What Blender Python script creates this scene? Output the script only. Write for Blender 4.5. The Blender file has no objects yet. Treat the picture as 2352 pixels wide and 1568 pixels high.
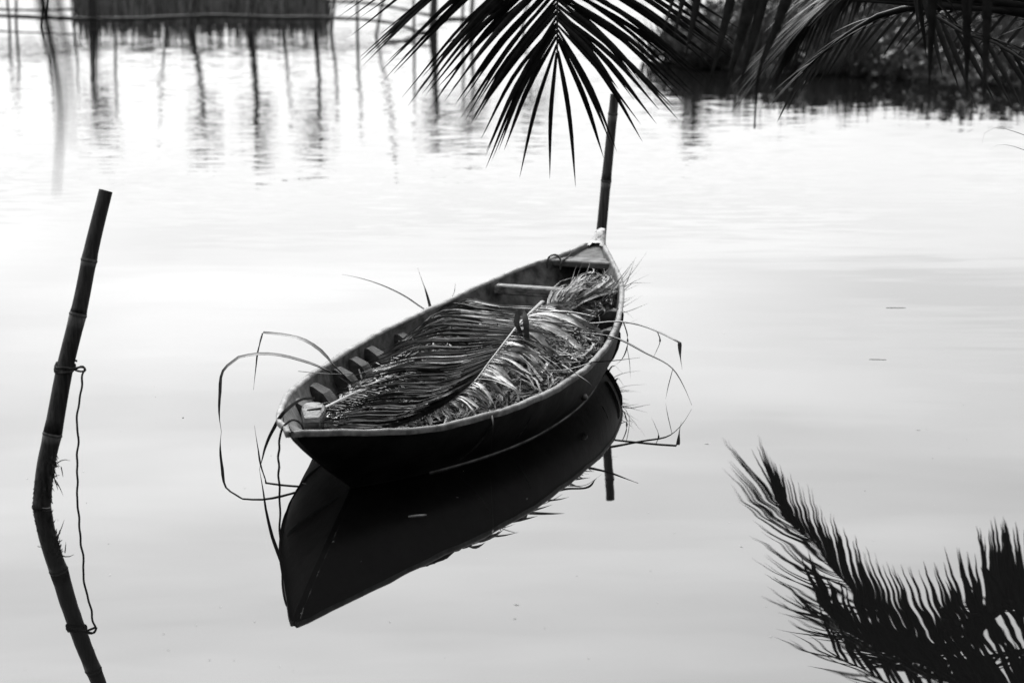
import bpy, math, random
import numpy as np
from mathutils import Vector, Matrix

random.seed(7)
rng = np.random.default_rng(11)
scene = bpy.context.scene
COL = scene.collection

# ------------------------------------------------------------------ camera
CAM_H, PITCH, FPX = 2.5, math.radians(12.6861), 5259.26      # metres, radians, focal length for a 2352 px wide frame
cam_d = bpy.data.cameras.new('camera')
cam_d.sensor_width = 36.0
cam_d.lens = FPX / 2352 * 36.0
cam_d.clip_start, cam_d.clip_end = 0.05, 3000
cam_d.dof.use_dof = True
cam_d.dof.focus_distance = 9.6
cam_d.dof.aperture_fstop = 2.8
cam_d.dof.aperture_blades = 0
cam = bpy.data.objects.new('camera', cam_d)
COL.objects.link(cam)
cam.location = (0, 0, CAM_H)
cam.rotation_euler = (math.radians(90) - PITCH, 0, 0)
scene.camera = cam

# ------------------------------------------------------------------ sky, sun, exposure
SUN_EL, SUN_AZ = math.radians(52), math.radians(-10)          # azimuth from +Y, positive to the right
world = bpy.data.worlds.new('World')
scene.world = world
world.use_nodes = True
wn, wl = world.node_tree.nodes, world.node_tree.links
wn.clear()
sky = wn.new('ShaderNodeTexSky')
sky.sky_type = 'NISHITA'
sky.sun_disc = False
sky.sun_elevation, sky.sun_rotation = SUN_EL, SUN_AZ
sky.air_density, sky.dust_density, sky.ozone_density = 1.0, 4.0, 1.0
bw = wn.new('ShaderNodeRGBToBW')
tc = wn.new('ShaderNodeTexCoord')
mp = wn.new('ShaderNodeMapping')
mp.inputs['Scale'].default_value = (1.5, 1.5, 13.0)
cl = wn.new('ShaderNodeTexNoise')
cl.inputs['Scale'].default_value = 2.3
cl.inputs['Detail'].default_value = 5.0
cl.inputs['Roughness'].default_value = 0.5
clr = wn.new('ShaderNodeMapRange')
clr.inputs['From Min'].default_value, clr.inputs['From Max'].default_value = 0.32, 0.68
clr.inputs['To Min'].default_value, clr.inputs['To Max'].default_value = 0.84, 1.10
sep = wn.new('ShaderNodeSeparateXYZ')
gr = wn.new('ShaderNodeMapRange')                              # overcast: a little brighter away from the horizon
gr.inputs['From Min'].default_value, gr.inputs['From Max'].default_value = 0.08, 0.37
gr.inputs['To Min'].default_value, gr.inputs['To Max'].default_value = 0.76, 1.38
m1 = wn.new('ShaderNodeMath'); m1.operation = 'MULTIPLY'
m2 = wn.new('ShaderNodeMath'); m2.operation = 'MULTIPLY'
bg = wn.new('ShaderNodeBackground')
bg.inputs['Strength'].default_value = 0.10
wo = wn.new('ShaderNodeOutputWorld')
wl.new(sky.outputs[0], bw.inputs[0])
wl.new(tc.outputs['Generated'], mp.inputs['Vector'])
wl.new(mp.outputs[0], cl.inputs['Vector'])
wl.new(cl.outputs[0], clr.inputs['Value'])
wl.new(tc.outputs['Generated'], sep.inputs[0])
wl.new(sep.outputs['Z'], gr.inputs['Value'])
wl.new(bw.outputs[0], m1.inputs[0]); wl.new(clr.outputs[0], m1.inputs[1])
wl.new(m1.outputs[0], m2.inputs[0]); wl.new(gr.outputs[0], m2.inputs[1])
wl.new(m2.outputs[0], bg.inputs['Color'])
wl.new(bg.outputs[0], wo.inputs['Surface'])

sun_d = bpy.data.lights.new('sun', 'SUN')
sun_d.energy = 0.8
sun_d.angle = math.radians(14)
sun_o = bpy.data.objects.new('sun', sun_d)
COL.objects.link(sun_o)
sd = Vector((math.sin(SUN_AZ) * math.cos(SUN_EL), math.cos(SUN_AZ) * math.cos(SUN_EL), math.sin(SUN_EL)))
sun_o.rotation_euler = sd.to_track_quat('Z', 'Y').to_euler()
sun_o.location = (0, 0, 30)

scene.view_settings.view_transform = 'Standard'
scene.view_settings.look = 'None'
scene.view_settings.gamma = 1.0
scene.view_settings.exposure = 1.86
scene.cycles.use_denoising = True
scene.cycles.max_bounces = 6

# ------------------------------------------------------------------ helpers
CP, SP = math.cos(PITCH), math.sin(PITCH)
def ray(px, py):
    X, V = (px - 1176) / FPX, (784 - py) / FPX
    return np.array([X, CP + V * SP, -SP + V * CP])
def at(px, py, z=0.0):                                         # point at height z
    r = ray(px, py)
    return np.array([0, 0, CAM_H]) + r * ((z - CAM_H) / r[2])
def aty(px, py, Y):                                            # point at distance Y
    r = ray(px, py)
    return np.array([0, 0, CAM_H]) + r * (Y / r[1])
def mir(px, py, Y):                                            # point at distance Y whose mirror image in the water is there
    p = aty(px, py, Y); p[2] = -p[2]
    return p

def norm(v):
    v = np.asarray(v, float)
    n = np.linalg.norm(v, axis=-1, keepdims=True)
    return v / np.maximum(n, 1e-9)

def smooth_path(pts, n):
    """Catmull-Rom through pts, n points evenly spread by length."""
    P = np.asarray(pts, float)
    if len(P) == 2:
        return P[0] + np.linspace(0, 1, n)[:, None] * (P[1] - P[0])
    k = np.concatenate([[0], np.cumsum(np.linalg.norm(np.diff(P, axis=0), axis=1))])
    m = np.array([np.gradient(P[:, i], k) for i in range(P.shape[1])]).T
    u = np.linspace(0, k[-1], n)
    i = np.clip(np.searchsorted(k, u) - 1, 0, len(k) - 2)
    h = (k[i + 1] - k[i])[:, None]
    t = ((u - k[i])[:, None]) / h
    return (2*t**3-3*t**2+1)*P[i] + (t**3-2*t**2+t)*h*m[i] + (-2*t**3+3*t**2)*P[i+1] + (t**3-t**2)*h*m[i+1]

def mesh(name, verts, faces, mat, parent=None, smooth=True, origin=None):
    verts = np.asarray(verts, float)
    if parent is not None:
        base = np.array(world_loc(parent))
    else:
        base = np.zeros(3) if origin is None else np.asarray(origin, float)
    me = bpy.data.meshes.new(name)
    me.from_pydata((verts - base).tolist(), [], [tuple(int(i) for i in f) for f in faces])
    if smooth:
        me.polygons.foreach_set('use_smooth', [True] * len(me.polygons))
    me.materials.append(mat)
    me.update()
    o = bpy.data.objects.new(name, me)
    COL.objects.link(o)
    o.location = (0, 0, 0) if parent is not None else tuple(base)
    if parent is not None:
        o.parent = parent
    return o
def world_loc(o):
    p = np.array(o.location)
    while o.parent is not None:
        o = o.parent
        p = p + np.array(o.location)
    return p
def thing(name, loc, label, cat, group=None):
    o = bpy.data.objects.new(name, None)
    o.empty_display_size = 0.1
    COL.objects.link(o)
    o.location = tuple(float(c) for c in loc)
    return tag(o, label, cat, group)
def tag(o, label, cat, group=None, kind=None):
    if label: o['label'] = label
    if cat: o['category'] = cat
    if group: o['group'] = group
    if kind: o['kind'] = kind
    return o

def tube_geo(pts, radii, seg=8, caps=True, flat=1.0):
    P = np.asarray(pts, float); n = len(P)
    R = np.broadcast_to(np.asarray(radii, float), (n,))
    T = norm(np.gradient(P, axis=0))
    up = np.array([0, 0, 1.0]) if abs(T[0][2]) < 0.9 else np.array([1.0, 0, 0])
    a = norm(np.cross(T[0], up)); V = []
    for i in range(n):
        a = norm(a - T[i] * np.dot(a, T[i])); b = np.cross(T[i], a)
        ang = np.linspace(0, 2 * np.pi, seg, endpoint=False)
        V.append(P[i] + R[i] * (np.cos(ang)[:, None] * a + flat * np.sin(ang)[:, None] * b))
    V = np.concatenate(V)
    F = [(i*seg+j, i*seg+(j+1) % seg, (i+1)*seg+(j+1) % seg, (i+1)*seg+j) for i in range(n-1) for j in range(seg)]
    if caps:
        F += [tuple(range(seg))[::-1], tuple((n-1)*seg + j for j in range(seg))]
    return V, F

def ribbon_geo(pts, widths, up=(0, 0, 1), fold=0.25, twist=0.0):
    """A leaf blade: three vertices across, folded along its midrib."""
    P = np.asarray(pts, float); n = len(P)
    W = np.broadcast_to(np.asarray(widths, float), (n,))
    T = norm(np.gradient(P, axis=0))
    S = norm(np.cross(T, np.asarray(up, float)))
    for i in range(1, n):
        if np.dot(S[i], S[i-1]) < 0: S[i] = -S[i]
    N = np.cross(S, T)
    tw = np.linspace(0, twist, n)[:, None]
    S2 = S * np.cos(tw) + N * np.sin(tw); N2 = np.cross(S2, T)
    V = np.empty((n, 3, 3))
    V[:, 0] = P - S2 * W[:, None] / 2
    V[:, 1] = P - N2 * (W * fold)[:, None]
    V[:, 2] = P + S2 * W[:, None] / 2
    F = []
    for i in range(n - 1):
        a, b = 3*i, 3*i+3
        F += [(a, a+1, b+1, b), (a+1, a+2, b+2, b+1)]
    return V.reshape(-1, 3), F
def leaf_w(n, w, tip=0.04, base=0.55, peak=0.35):
    q = np.linspace(0, 1, n)
    return w * np.where(q < peak, base + (1-base) * np.sin(q/peak*np.pi/2), np.maximum(tip, 1 - ((q-peak)/(1-peak))**1.6))

class Geo:                                                     # collects pieces that become one mesh
    def __init__(s): s.v = []; s.f = []; s.n = 0
    def add(s, vf):
        v, f = vf
        s.v.append(np.asarray(v, float)); s.f += [tuple(i + s.n for i in q) for q in f]; s.n += len(v)
    def obj(s, name, mat, parent=None, smooth=True, origin=None):
        return mesh(name, np.concatenate(s.v), s.f, mat, parent, smooth, origin)
def box_geo(c, dx, dy, dz, ax=(1, 0, 0), ay=(0, 1, 0), az=(0, 0, 1), bev=0.0):
    c, ax, ay, az = (np.asarray(q, float) for q in (c, ax, ay, az))
    V = []
    ins = [(-1, -1), (1, -1), (1, 1), (-1, 1)]
    for sz, k in ((-1, 1), (-1, 0), (1, 0), (1, 1)):
        for sx, sy in ins:
            b = bev if k else 0.0
            zz = sz * dz / 2 if k else sz * (dz / 2 - bev)
            V.append(c + ax * sx * (dx / 2 - b) + ay * sy * (dy / 2 - b) + az * zz)
    F = [(3, 2, 1, 0), (12, 13, 14, 15)]
    for r in range(3):
        for j in range(4):
            F.append((r*4+j, r*4+(j+1) % 4, (r+1)*4+(j+1) % 4, (r+1)*4+j))
    return V, F

# ------------------------------------------------------------------ materials (all grey: the photograph is black and white)
def pbr(name, dark, light, scale=8.0, rough=0.7, spec=0.3, detail=4.0, stretch=(1, 1, 1), vary=0.0, bump=0.0, trans=0.0, lo=0.35, hi=0.65):
    m = bpy.data.materials.new(name); m.use_nodes = True
    nt = m.node_tree; ns, lk = nt.nodes, nt.links
    b = ns['Principled BSDF']
    t = ns.new('ShaderNodeTexCoord'); mpn = ns.new('ShaderNodeMapping')
    mpn.inputs['Scale'].default_value = stretch
    no = ns.new('ShaderNodeTexNoise')
    no.inputs['Scale'].default_value = scale; no.inputs['Detail'].default_value = detail
    no.inputs['Roughness'].default_value = 0.62
    lk.new(t.outputs['Object'], mpn.inputs[0]); lk.new(mpn.outputs[0], no.inputs['Vector'])
    mr = ns.new('ShaderNodeMapRange')
    mr.inputs['From Min'].default_value, mr.inputs['From Max'].default_value = lo, hi
    mr.inputs['To Min'].default_value, mr.inputs['To Max'].default_value = dark, light
    lk.new(no.outputs[0], mr.inputs['Value'])
    out = mr.outputs[0]
    if vary:
        oi = ns.new('ShaderNodeObjectInfo')
        mv = ns.new('ShaderNodeMapRange')
        mv.inputs['To Min'].default_value, mv.inputs['To Max'].default_value = 1 - vary, 1 + vary
        lk.new(oi.outputs['Random'], mv.inputs['Value'])
        mm = ns.new('ShaderNodeMath'); mm.operation = 'MULTIPLY'
        lk.new(out, mm.inputs[0]); lk.new(mv.outputs[0], mm.inputs[1]); out = mm.outputs[0]
    cc = ns.new('ShaderNodeCombineColor')
    for i in range(3): lk.new(out, cc.inputs[i])
    lk.new(cc.outputs[0], b.inputs['Base Color'])
    b.inputs['Roughness'].default_value = rough
    b.inputs['Specular IOR Level'].default_value = spec
    if bump:
        bp = ns.new('ShaderNodeBump'); bp.inputs['Strength'].default_value = bump; bp.inputs['Distance'].default_value = 0.01
        lk.new(no.outputs[0], bp.inputs['Height']); lk.new(bp.outputs[0], b.inputs['Normal'])
    if trans:
        tr = ns.new('ShaderNodeBsdfTranslucent'); lk.new(cc.outputs[0], tr.inputs['Color'])
        mx = ns.new('ShaderNodeMixShader'); mx.inputs[0].default_value = trans
        o = ns['Material Output']
        lk.new(b.outputs[0], mx.inputs[1]); lk.new(tr.outputs[0], mx.inputs[2]); lk.new(mx.outputs[0], o.inputs['Surface'])
    return m
M = {
    'tar':      pbr('tarred_hull', 0.003, 0.026, 5, 0.6, 0.16, 7, bump=0.7, lo=0.42, hi=0.74),
    'inner':    pbr('weathered_lining', 0.018, 0.11, 14, 0.75, 0.25, 6, bump=0.4),
    'rim':      pbr('worn_gunwale', 0.05, 0.19, 16, 0.6, 0.3, 7, bump=0.5, lo=0.36, hi=0.66),
    'timber':   pbr('grey_timber', 0.035, 0.18, 16, 0.7, 0.3, 7, bump=0.8, stretch=(1, 3, 3)),
    'ribwood':  pbr('worn_rib_timber', 0.014, 0.06, 16, 0.75, 0.2, 6, bump=0.5),
    'darkwood': pbr('dark_timber', 0.02, 0.07, 16, 0.7, 0.25, 6, bump=0.4),
    'paint':    pbr('chipped_white_paint', 0.04, 0.32, 40, 0.6, 0.3, 6, lo=0.38, hi=0.48),
    'glint':     pbr('painted_glint', 0.02, 0.20, 14, 0.7, 0.3, 5),  # pale tone painted in for sky reflected at the waterline
    'iron':     pbr('rusty_iron', 0.02, 0.05, 40, 0.7, 0.3),
    'bamboo':   pbr('dark_bamboo', 0.003, 0.034, 9, 0.45, 0.35, 6, stretch=(9, 9, 0.45), bump=0.5, lo=0.38, hi=0.7),
    'bamboo2':  pbr('grey_bamboo', 0.012, 0.07, 9, 0.45, 0.4, 6, stretch=(9, 9, 0.45), bump=0.5),
    'railwood': pbr('weathered_rail', 0.012, 0.05, 6, 0.7, 0.15, 5),
    'node':     pbr('bamboo_node', 0.02, 0.07, 30, 0.6, 0.3),
    'pith':     pbr('cut_bamboo_end', 0.08, 0.2, 40, 0.8, 0.2),
    'rope':     pbr('old_rope', 0.02, 0.06, 60, 0.9, 0.1, bump=0.6),
    'leafg':    pbr('palm_leaf', 0.008, 0.024, 10, 0.5, 0.3, vary=0.4, trans=0.12),
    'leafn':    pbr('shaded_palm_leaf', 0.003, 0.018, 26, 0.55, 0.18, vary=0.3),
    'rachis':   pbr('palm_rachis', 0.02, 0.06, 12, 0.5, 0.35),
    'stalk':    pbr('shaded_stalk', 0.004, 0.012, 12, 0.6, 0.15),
    'straw':    pbr('old_straw', 0.035, 0.31, 22, 0.7, 0.2, 5, lo=0.36, hi=0.66),
    'cut':      pbr('cut_green_leaf', 0.007, 0.046, 9, 0.5, 0.22, 5, vary=0.7),
    'dry':      pbr('dry_palm_leaf', 0.05, 0.38, 12, 0.6, 0.35, 5, vary=0.6, lo=0.38, hi=0.62),
    'drydark':  pbr('brown_palm_leaf', 0.010, 0.05, 12, 0.6, 0.3, 5, vary=0.5),
    'strand':   pbr('withered_leaf', 0.012, 0.075, 14, 0.55, 0.35, 5, vary=0.5),
    'cutrach':  pbr('cut_rachis', 0.05, 0.15, 16, 0.55, 0.35),
    'thicket':  pbr('thicket_leaf', 0.014, 0.060, 2.5, 0.6, 0.25, 5, trans=0.15),
    'reed':     pbr('reed_stem', 0.018, 0.24, 1.0, 0.7, 0.2, 5, stretch=(16, 3, 0.8), lo=0.38, hi=0.72),
    'bark':     pbr('bark', 0.03, 0.08, 14, 0.85, 0.15, 5, bump=0.5),
    'mud':      pbr('river_mud', 0.012, 0.04, 2.0, 0.9, 0.15, 6, bump=0.5),
    'twig':     pbr('floating_twig', 0.08, 0.25, 30, 0.8, 0.2),
    'weed':     pbr('water_weed', 0.008, 0.03, 30, 0.8, 0.2),
}

def water_material():
    m = bpy.data.materials.new('river_water'); m.use_nodes = True
    ns, lk = m.node_tree.nodes, m.node_tree.links
    b = ns['Principled BSDF']
    b.inputs['Base Color'].default_value = (0.003, 0.003, 0.003, 1)
    b.inputs['Roughness'].default_value = 0.0
    b.inputs['IOR'].default_value = 1.36
    geo = ns.new('ShaderNodeNewGeometry'); sp = ns.new('ShaderNodeSeparateXYZ')
    lk.new(geo.outputs['Position'], sp.inputs[0])
    def noise(sx, sy, detail, off):
        mpn = ns.new('ShaderNodeMapping'); mpn.inputs['Scale'].default_value = (sx, sy, 1); mpn.inputs['Location'].default_value = (off, off*1.7, off)
        n = ns.new('ShaderNodeTexNoise'); n.inputs['Scale'].default_value = 1.0; n.inputs['Detail'].default_value = detail
        n.inputs['Roughness'].default_value = 0.55
        lk.new(geo.outputs['Position'], mpn.inputs[0]); lk.new(mpn.outputs[0], n.inputs['Vector'])
        v = ns.new('ShaderNodeVectorMath'); v.operation = 'SUBTRACT'; v.inputs[1].default_value = (0.5, 0.5, 0.5)
        lk.new(n.outputs['Color'], v.inputs[0])
        return v.outputs[0]
    def scaled(vec, fac_out=None, vec_scale=(1, 1, 0)):
        v = ns.new('ShaderNodeVectorMath'); v.operation = 'MULTIPLY'; v.inputs[1].default_value = vec_scale
        lk.new(vec, v.inputs[0])
        if fac_out is None: return v.outputs[0]
        s = ns.new('ShaderNodeVectorMath'); s.operation = 'SCALE'
        lk.new(v.outputs[0], s.inputs[0]); lk.new(fac_out, s.inputs['Scale'])
        return s.outputs[0]
    def ramp(y0, y1, a, b_):
        r = ns.new('ShaderNodeMapRange'); r.interpolation_type = 'SMOOTHSTEP'
        r.inputs['From Min'].default_value, r.inputs['From Max'].default_value = y0, y1
        r.inputs['To Min'].default_value, r.inputs['To Max'].default_value = a, b_
        lk.new(sp.outputs['Y'], r.inputs['Value'])
        return r.outputs[0]
    def add(a, b_):
        v = ns.new('ShaderNodeVectorMath'); v.operation = 'ADD'
        lk.new(a, v.inputs[0]); lk.new(b_, v.inputs[1]); return v.outputs[0]
    calm = scaled(noise(1.5, 4.5, 1.5, 3.1), ramp(6, 14, 0.0080, 0.0055))            # long lazy undulation
    swell = scaled(noise(0.22, 0.9, 1.0, 9.4), None, (0.006, 0.012, 0))
    rx = ns.new('ShaderNodeMapRange'); rx.interpolation_type = 'SMOOTHSTEP'            # the right bank shelters the water before it
    rx.inputs['From Min'].default_value, rx.inputs['From Max'].default_value = 1.2, 3.0
    rx.inputs['To Min'].default_value, rx.inputs['To Max'].default_value = 1.0, 0.30
    lk.new(sp.outputs['X'], rx.inputs['Value'])
    wm = ns.new('ShaderNodeMath'); wm.operation = 'MULTIPLY'
    lk.new(ramp(13.0, 19.5, 0.0, 0.20), wm.inputs[0]); lk.new(rx.outputs[0], wm.inputs[1])
    wind = scaled(noise(3.0, 13.0, 3.0, 1.7), wm.outputs[0], (0.35, 1, 0))             # breeze further out
    px_ = ns.new('ShaderNodeMapRange'); px_.interpolation_type = 'SMOOTHSTEP'
    px_.inputs['From Min'].default_value, px_.inputs['From Max'].default_value = 0.9, 2.2
    px_.inputs['To Min'].default_value, px_.inputs['To Max'].default_value = 0.0, 1.0
    lk.new(sp.outputs['X'], px_.inputs['Value'])
    pm = ns.new('ShaderNodeMath'); pm.operation = 'MULTIPLY'
    lk.new(ramp(8.4, 10.0, 0.0, 0.017), pm.inputs[0]); lk.new(px_.outputs[0], pm.inputs[1])
    patch = scaled(noise(0.9, 5.5, 2.0, 6.2), pm.outputs[0], (0.3, 1, 0))
    far_l = scaled(noise(1.1, 6.0, 2.0, 4.4), ramp(10.5, 13.0, 0.0, 0.010), (0.3, 1, 0))
    nrm = add(add(add(calm, swell), wind), add(patch, far_l))
    up = ns.new('ShaderNodeVectorMath'); up.operation = 'ADD'; up.inputs[1].default_value = (0, 0, 1)
    lk.new(nrm, up.inputs[0])
    nz = ns.new('ShaderNodeVectorMath'); nz.operation = 'NORMALIZE'
    lk.new(up.outputs[0], nz.inputs[0]); lk.new(nz.outputs[0], b.inputs['Normal'])
    return m

# ------------------------------------------------------------------ the setting
W = 900.0
water = mesh('water', [(-W, -30, 0), (W, -30, 0), (W, 1500, 0), (-W, 1500, 0)], [(0, 1, 2, 3)], water_material(), smooth=False)
tag(water, None, None, kind='structure')

def terrain(name, outline, height, mat, inset=0.6, rings=5):
    """A low bank: the outline at the water rises inwards to the given height."""
    P = np.asarray(outline, float); c = P.mean(0); V = []; n = len(P); F = []
    for r in range(rings):
        q = r / (rings - 1)
        ring = P + (c - P) * (inset * q)
        z = -0.25 + (height + 0.25) * math.sin(q * math.pi / 2) + (rng.normal(0, 0.03, n) if r else 0)
        V += [(*p, zz) for p, zz in zip(ring, np.broadcast_to(z, (n,)))]
    for r in range(rings - 1):
        for j in range(n): F.append((r*n+j, r*n+(j+1) % n, (r+1)*n+(j+1) % n, (r+1)*n+j))
    F.append(tuple((rings-1)*n + j for j in range(n)))
    return tag(mesh(name, V, F, mat), None, None, kind='structure')

# bank the photographer stands on, running on to the right beyond the frame
terrain('near_bank', [(-14, -10), (14, -10), (16, 4), (14, 16), (8, 19), (5.0, 16.5), (4.6, 13), (5.2, 9), (4.6, 5.6), (2, 3.6), (-2, 3.2), (-6, 3.8), (-14, 5)], 0.8, M['mud'], inset=0.35)
# far bank with the thicket on it, upper right
FB = [at(1548, 150)[:2], at(1600, 168)[:2], at(1750, 164)[:2], at(2000, 180)[:2], at(2352, 197)[:2], at(2700, 212)[:2], (9.5, 27), (9, 33), (5, 34), at(1640, 88)[:2], at(1560, 118)[:2]]
terrain('far_bank', FB, 0.10, M['mud'], inset=0.3)

# ------------------------------------------------------------------ canoe
KN = np.array([0, .04, .12, .25, .4, .55, .7, .85, .95, 1.])
GB = np.array([.014, .095, .266, .456, .545, .541, .446, .279, .10, .012])       # half breadth at the gunwale
GZ = np.array([.370, .345, .282, .244, .227, .239, .270, .330, .374, .400])       # height of the gunwale
P0 = np.array([-.80009, 7.97175]); P1 = np.array([.46344, 11.75265])
BL = float(np.hypot(*(P1 - P0))); AX = (P1 - P0) / BL; NX = np.array([AX[1], -AX[0]])
def bw3(s, v, z):                                              # boat coordinates: along, to the right, up
    q = P0 + AX * s + NX * v
    return np.array([q[0], q[1], z])
def herm(u, k, v):
    u = np.asarray(u, float); m = np.gradient(v, k)
    i = np.clip(np.searchsorted(k, u) - 1, 0, len(k) - 2); h = k[i+1] - k[i]; t = (u - k[i]) / h
    return (2*t**3-3*t**2+1)*v[i] + (t**3-2*t**2+t)*h*m[i] + (-2*t**3+3*t**2)*v[i+1] + (t**3-t**2)*h*m[i+1]
WK = np.array([0, .03, .085, .17, .29, .41, .58, .75, .88, .96, 1.])
WB = np.array([.010, .075, .18, .30, .41, .455, .45, .36, .205, .08, .010])
def gun_b(u): return herm(u, KN, GB)
def gun_z(u): return herm(u, KN, GZ)
def wl_b(t): return herm(t, WK, WB)
WS0, WS1 = .59, 3.45
def hull_pt(t, w, side, inset=0.0, zfloor=None):
    """t along, w from gunwale (0) over waterline (1) to keel (2)."""
    if w <= 1:
        s0, s1 = WS0 * w ** 1.15, BL + (WS1 - BL) * w ** 1.3
        b = gun_b(t) * (1 - w) + wl_b(t) * w + 0.03 * math.sin(math.pi * w) * math.sin(math.pi * t)
        z = gun_z(t) * (1 - w)
    else:
        q = w - 1
        s0, s1 = WS0 + .22 * q, WS1 - .22 * q
        b = wl_b(t) * math.cos(q * math.pi / 2) ** 0.8 + 0.004
        z = -0.13 * math.sin(q * math.pi / 2)
    s = s0 + (s1 - s0) * t
    b = max(b - inset, 0.004)
    if inset:
        s = min(max(s, s0 + inset * 2.2), s1 - inset * 2.2)
    if zfloor is not None: z = max(z, zfloor)
    return bw3(s, side * b, z)
NT = 56
TS = 0.5 - 0.5 * np.cos(np.linspace(0, np.pi, NT))
TS = 0.5 * TS + 0.5 * np.linspace(0, 1, NT)
canoe = thing('canoe', (P0[0] + AX[0] * 2, P0[1] + AX[1] * 2, 0), 'dark tarred wooden canoe loaded with cut palm fronds, afloat on still water', 'boat')
def skin(ws, inset, zf, side):
    V = []; F = []
    for w in ws:
        for t in TS: V.append(hull_pt(t, w, side, inset, zf))
    for i in range(len(ws) - 1):
        for j in range(NT - 1):
            a, b, c, d = i*NT+j, i*NT+j+1, (i+1)*NT+j+1, (i+1)*NT+j
            F.append((a, b, c, d) if side < 0 else (d, c, b, a))
    return V, F
g = Geo()
for sd_ in (-1, 1): g.add(skin([0, .15, .3, .45, .6, .75, .9, 1, 1.15, 1.35, 1.6, 1.8, 2.0], 0, None, sd_))
# stem and stern edges close the two sides
for t, s_ in ((0, 1), (1, -1)):
    ws = np.linspace(0, 2, 16); V = []
    for w in ws: V += [hull_pt(t, w, -1), hull_pt(t, w, 1)]
    g.add((V, [(2*i, 2*i+1, 2*i+3, 2*i+2) for i in range(15)]))
g.obj('hull', M['tar'], canoe)
g = Geo()
INS = 0.024
for sd_ in (-1, 1): g.add(skin([0.02, .2, .4, .6, .8, .92], INS, 0.035, sd_))
V = []
for t in TS: V += [hull_pt(t, .92, -1, INS, 0.035), hull_pt(t, .92, 1, INS, 0.035)]
g.add((V, [(2*i, 2*i+2, 2*i+3, 2*i+1) for i in range(NT - 1)]))
g.obj('inner_lining', M['inner'], canoe)
# the two gunwale rails: rounded section swept along the sheer
for sd_ in (-1, 1):
    V = []; F = []; sec = [(.004, -.020), (.006, -.004), (.003, .003), (-.008, .0045), (-.016, .003), (-.0205, -.003), (-.0235, -.018)]
    ns_ = len(sec); TT = np.linspace(0.0, 0.975, 90)
    for t in TT:
        b, z = float(gun_b(t)), float(gun_z(t))
        wob = 0.0018 * math.sin(t * 61 + sd_) + 0.0012 * math.sin(t * 143)
        for (o, h) in sec:
            V.append(bw3(BL * t, sd_ * max(b + o * min(1, b / .04 + .2), .002), z + h + wob))
    for i in range(len(TT) - 1):
        for j in range(ns_ - 1):
            a, b, c, d = i*ns_+j, i*ns_+j+1, (i+1)*ns_+j+1, (i+1)*ns_+j
            F.append((a, b, c, d) if sd_ > 0 else (d, c, b, a))
    F += [tuple(range(ns_)), tuple((len(TT)-1)*ns_ + j for j in range(ns_))]
    mesh('gunwale', V, F, M['rim'], canoe)
# far prow: a painted tip sweeping up, with a triangular breast hook below it
V, F = [], []
prof = [(BL - .115, .384, .046, .022), (BL - .09, .392, .039, .026), (BL - .06, .402, .032, .032), (BL - .035, .424, .028, .05), (BL - .005, .448, .020, .07), (BL + .018, .452, .012, .09)]
for s, z, hb, th in prof:
    for v, dz in ((-hb - .006, -th), (-hb - .004, 0), (-hb * .55, .004), (hb * .55, .004), (hb + .004, 0), (hb + .006, -th)): V.append(bw3(s, v, z + dz))
n6 = 6
for i in range(len(prof) - 1):
    for j in (0, 1, 2, 3, 4):
        if j == 2 and i < 1: continue                          # open between the rails until they meet
        if j in (1, 3) and i < 1: pass
        F.append((i*n6+j, i*n6+j+1, (i+1)*n6+j+1, (i+1)*n6+j))
F += [tuple((len(prof)-1)*n6 + j for j in range(n6))]
prow = mesh('prow_tip', V, F, M['paint'], canoe)
prow['label'] = 'upswept prow tip with chipped white paint'
V = [bw3(BL - .27, -.105, .335), bw3(BL - .27, .105, .335), bw3(BL - .03, .018, .392), bw3(BL - .03, -.018, .392)]
V += [q - np.array([0, 0, .03]) for q in V]
mesh('breast_hook', V, [(0, 1, 2, 3), (7, 6, 5, 4), (0, 4, 5, 1), (1, 5, 6, 2), (3, 7, 4, 0), (2, 6, 7, 3)], M['inner'], canoe, smooth=False)
# bow seat plank
V, F = box_geo(bw3(BL - .315, 0, .332), .12, .40, .034, (*AX, 0), (*NX, 0), bev=.006)
V = [np.asarray(v) for v in V]
V2 = []
for v in V:                                                    # cut to the hull's taper
    q = v[:2] - P0; s, t = q @ AX, q @ NX
    lim = float(gun_b(s / BL)) - .022
    V2.append(bw3(s, np.sign(t) * min(abs(t), lim), v[2]))
seat = mesh('bow_seat', V2, F, M['inner'], canoe, smooth=False)
lt = [bw3(BL - .51, -.155 + .30 * q, .345) + np.array([0, 0, .012 * math.sin(q * 9)]) for q in np.linspace(0, .35, 8)]
# cross bar low in the bow
sB = 3.20
hbB = float(gun_b(sB / BL)) - .03
V, F = box_geo(bw3(sB, 0, .268), .06, 2 * hbB - .01, .045, (*AX, 0), (*NX, 0), bev=.006)
mesh('cross_bar', V, F, M['timber'], canoe, smooth=False)
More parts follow.
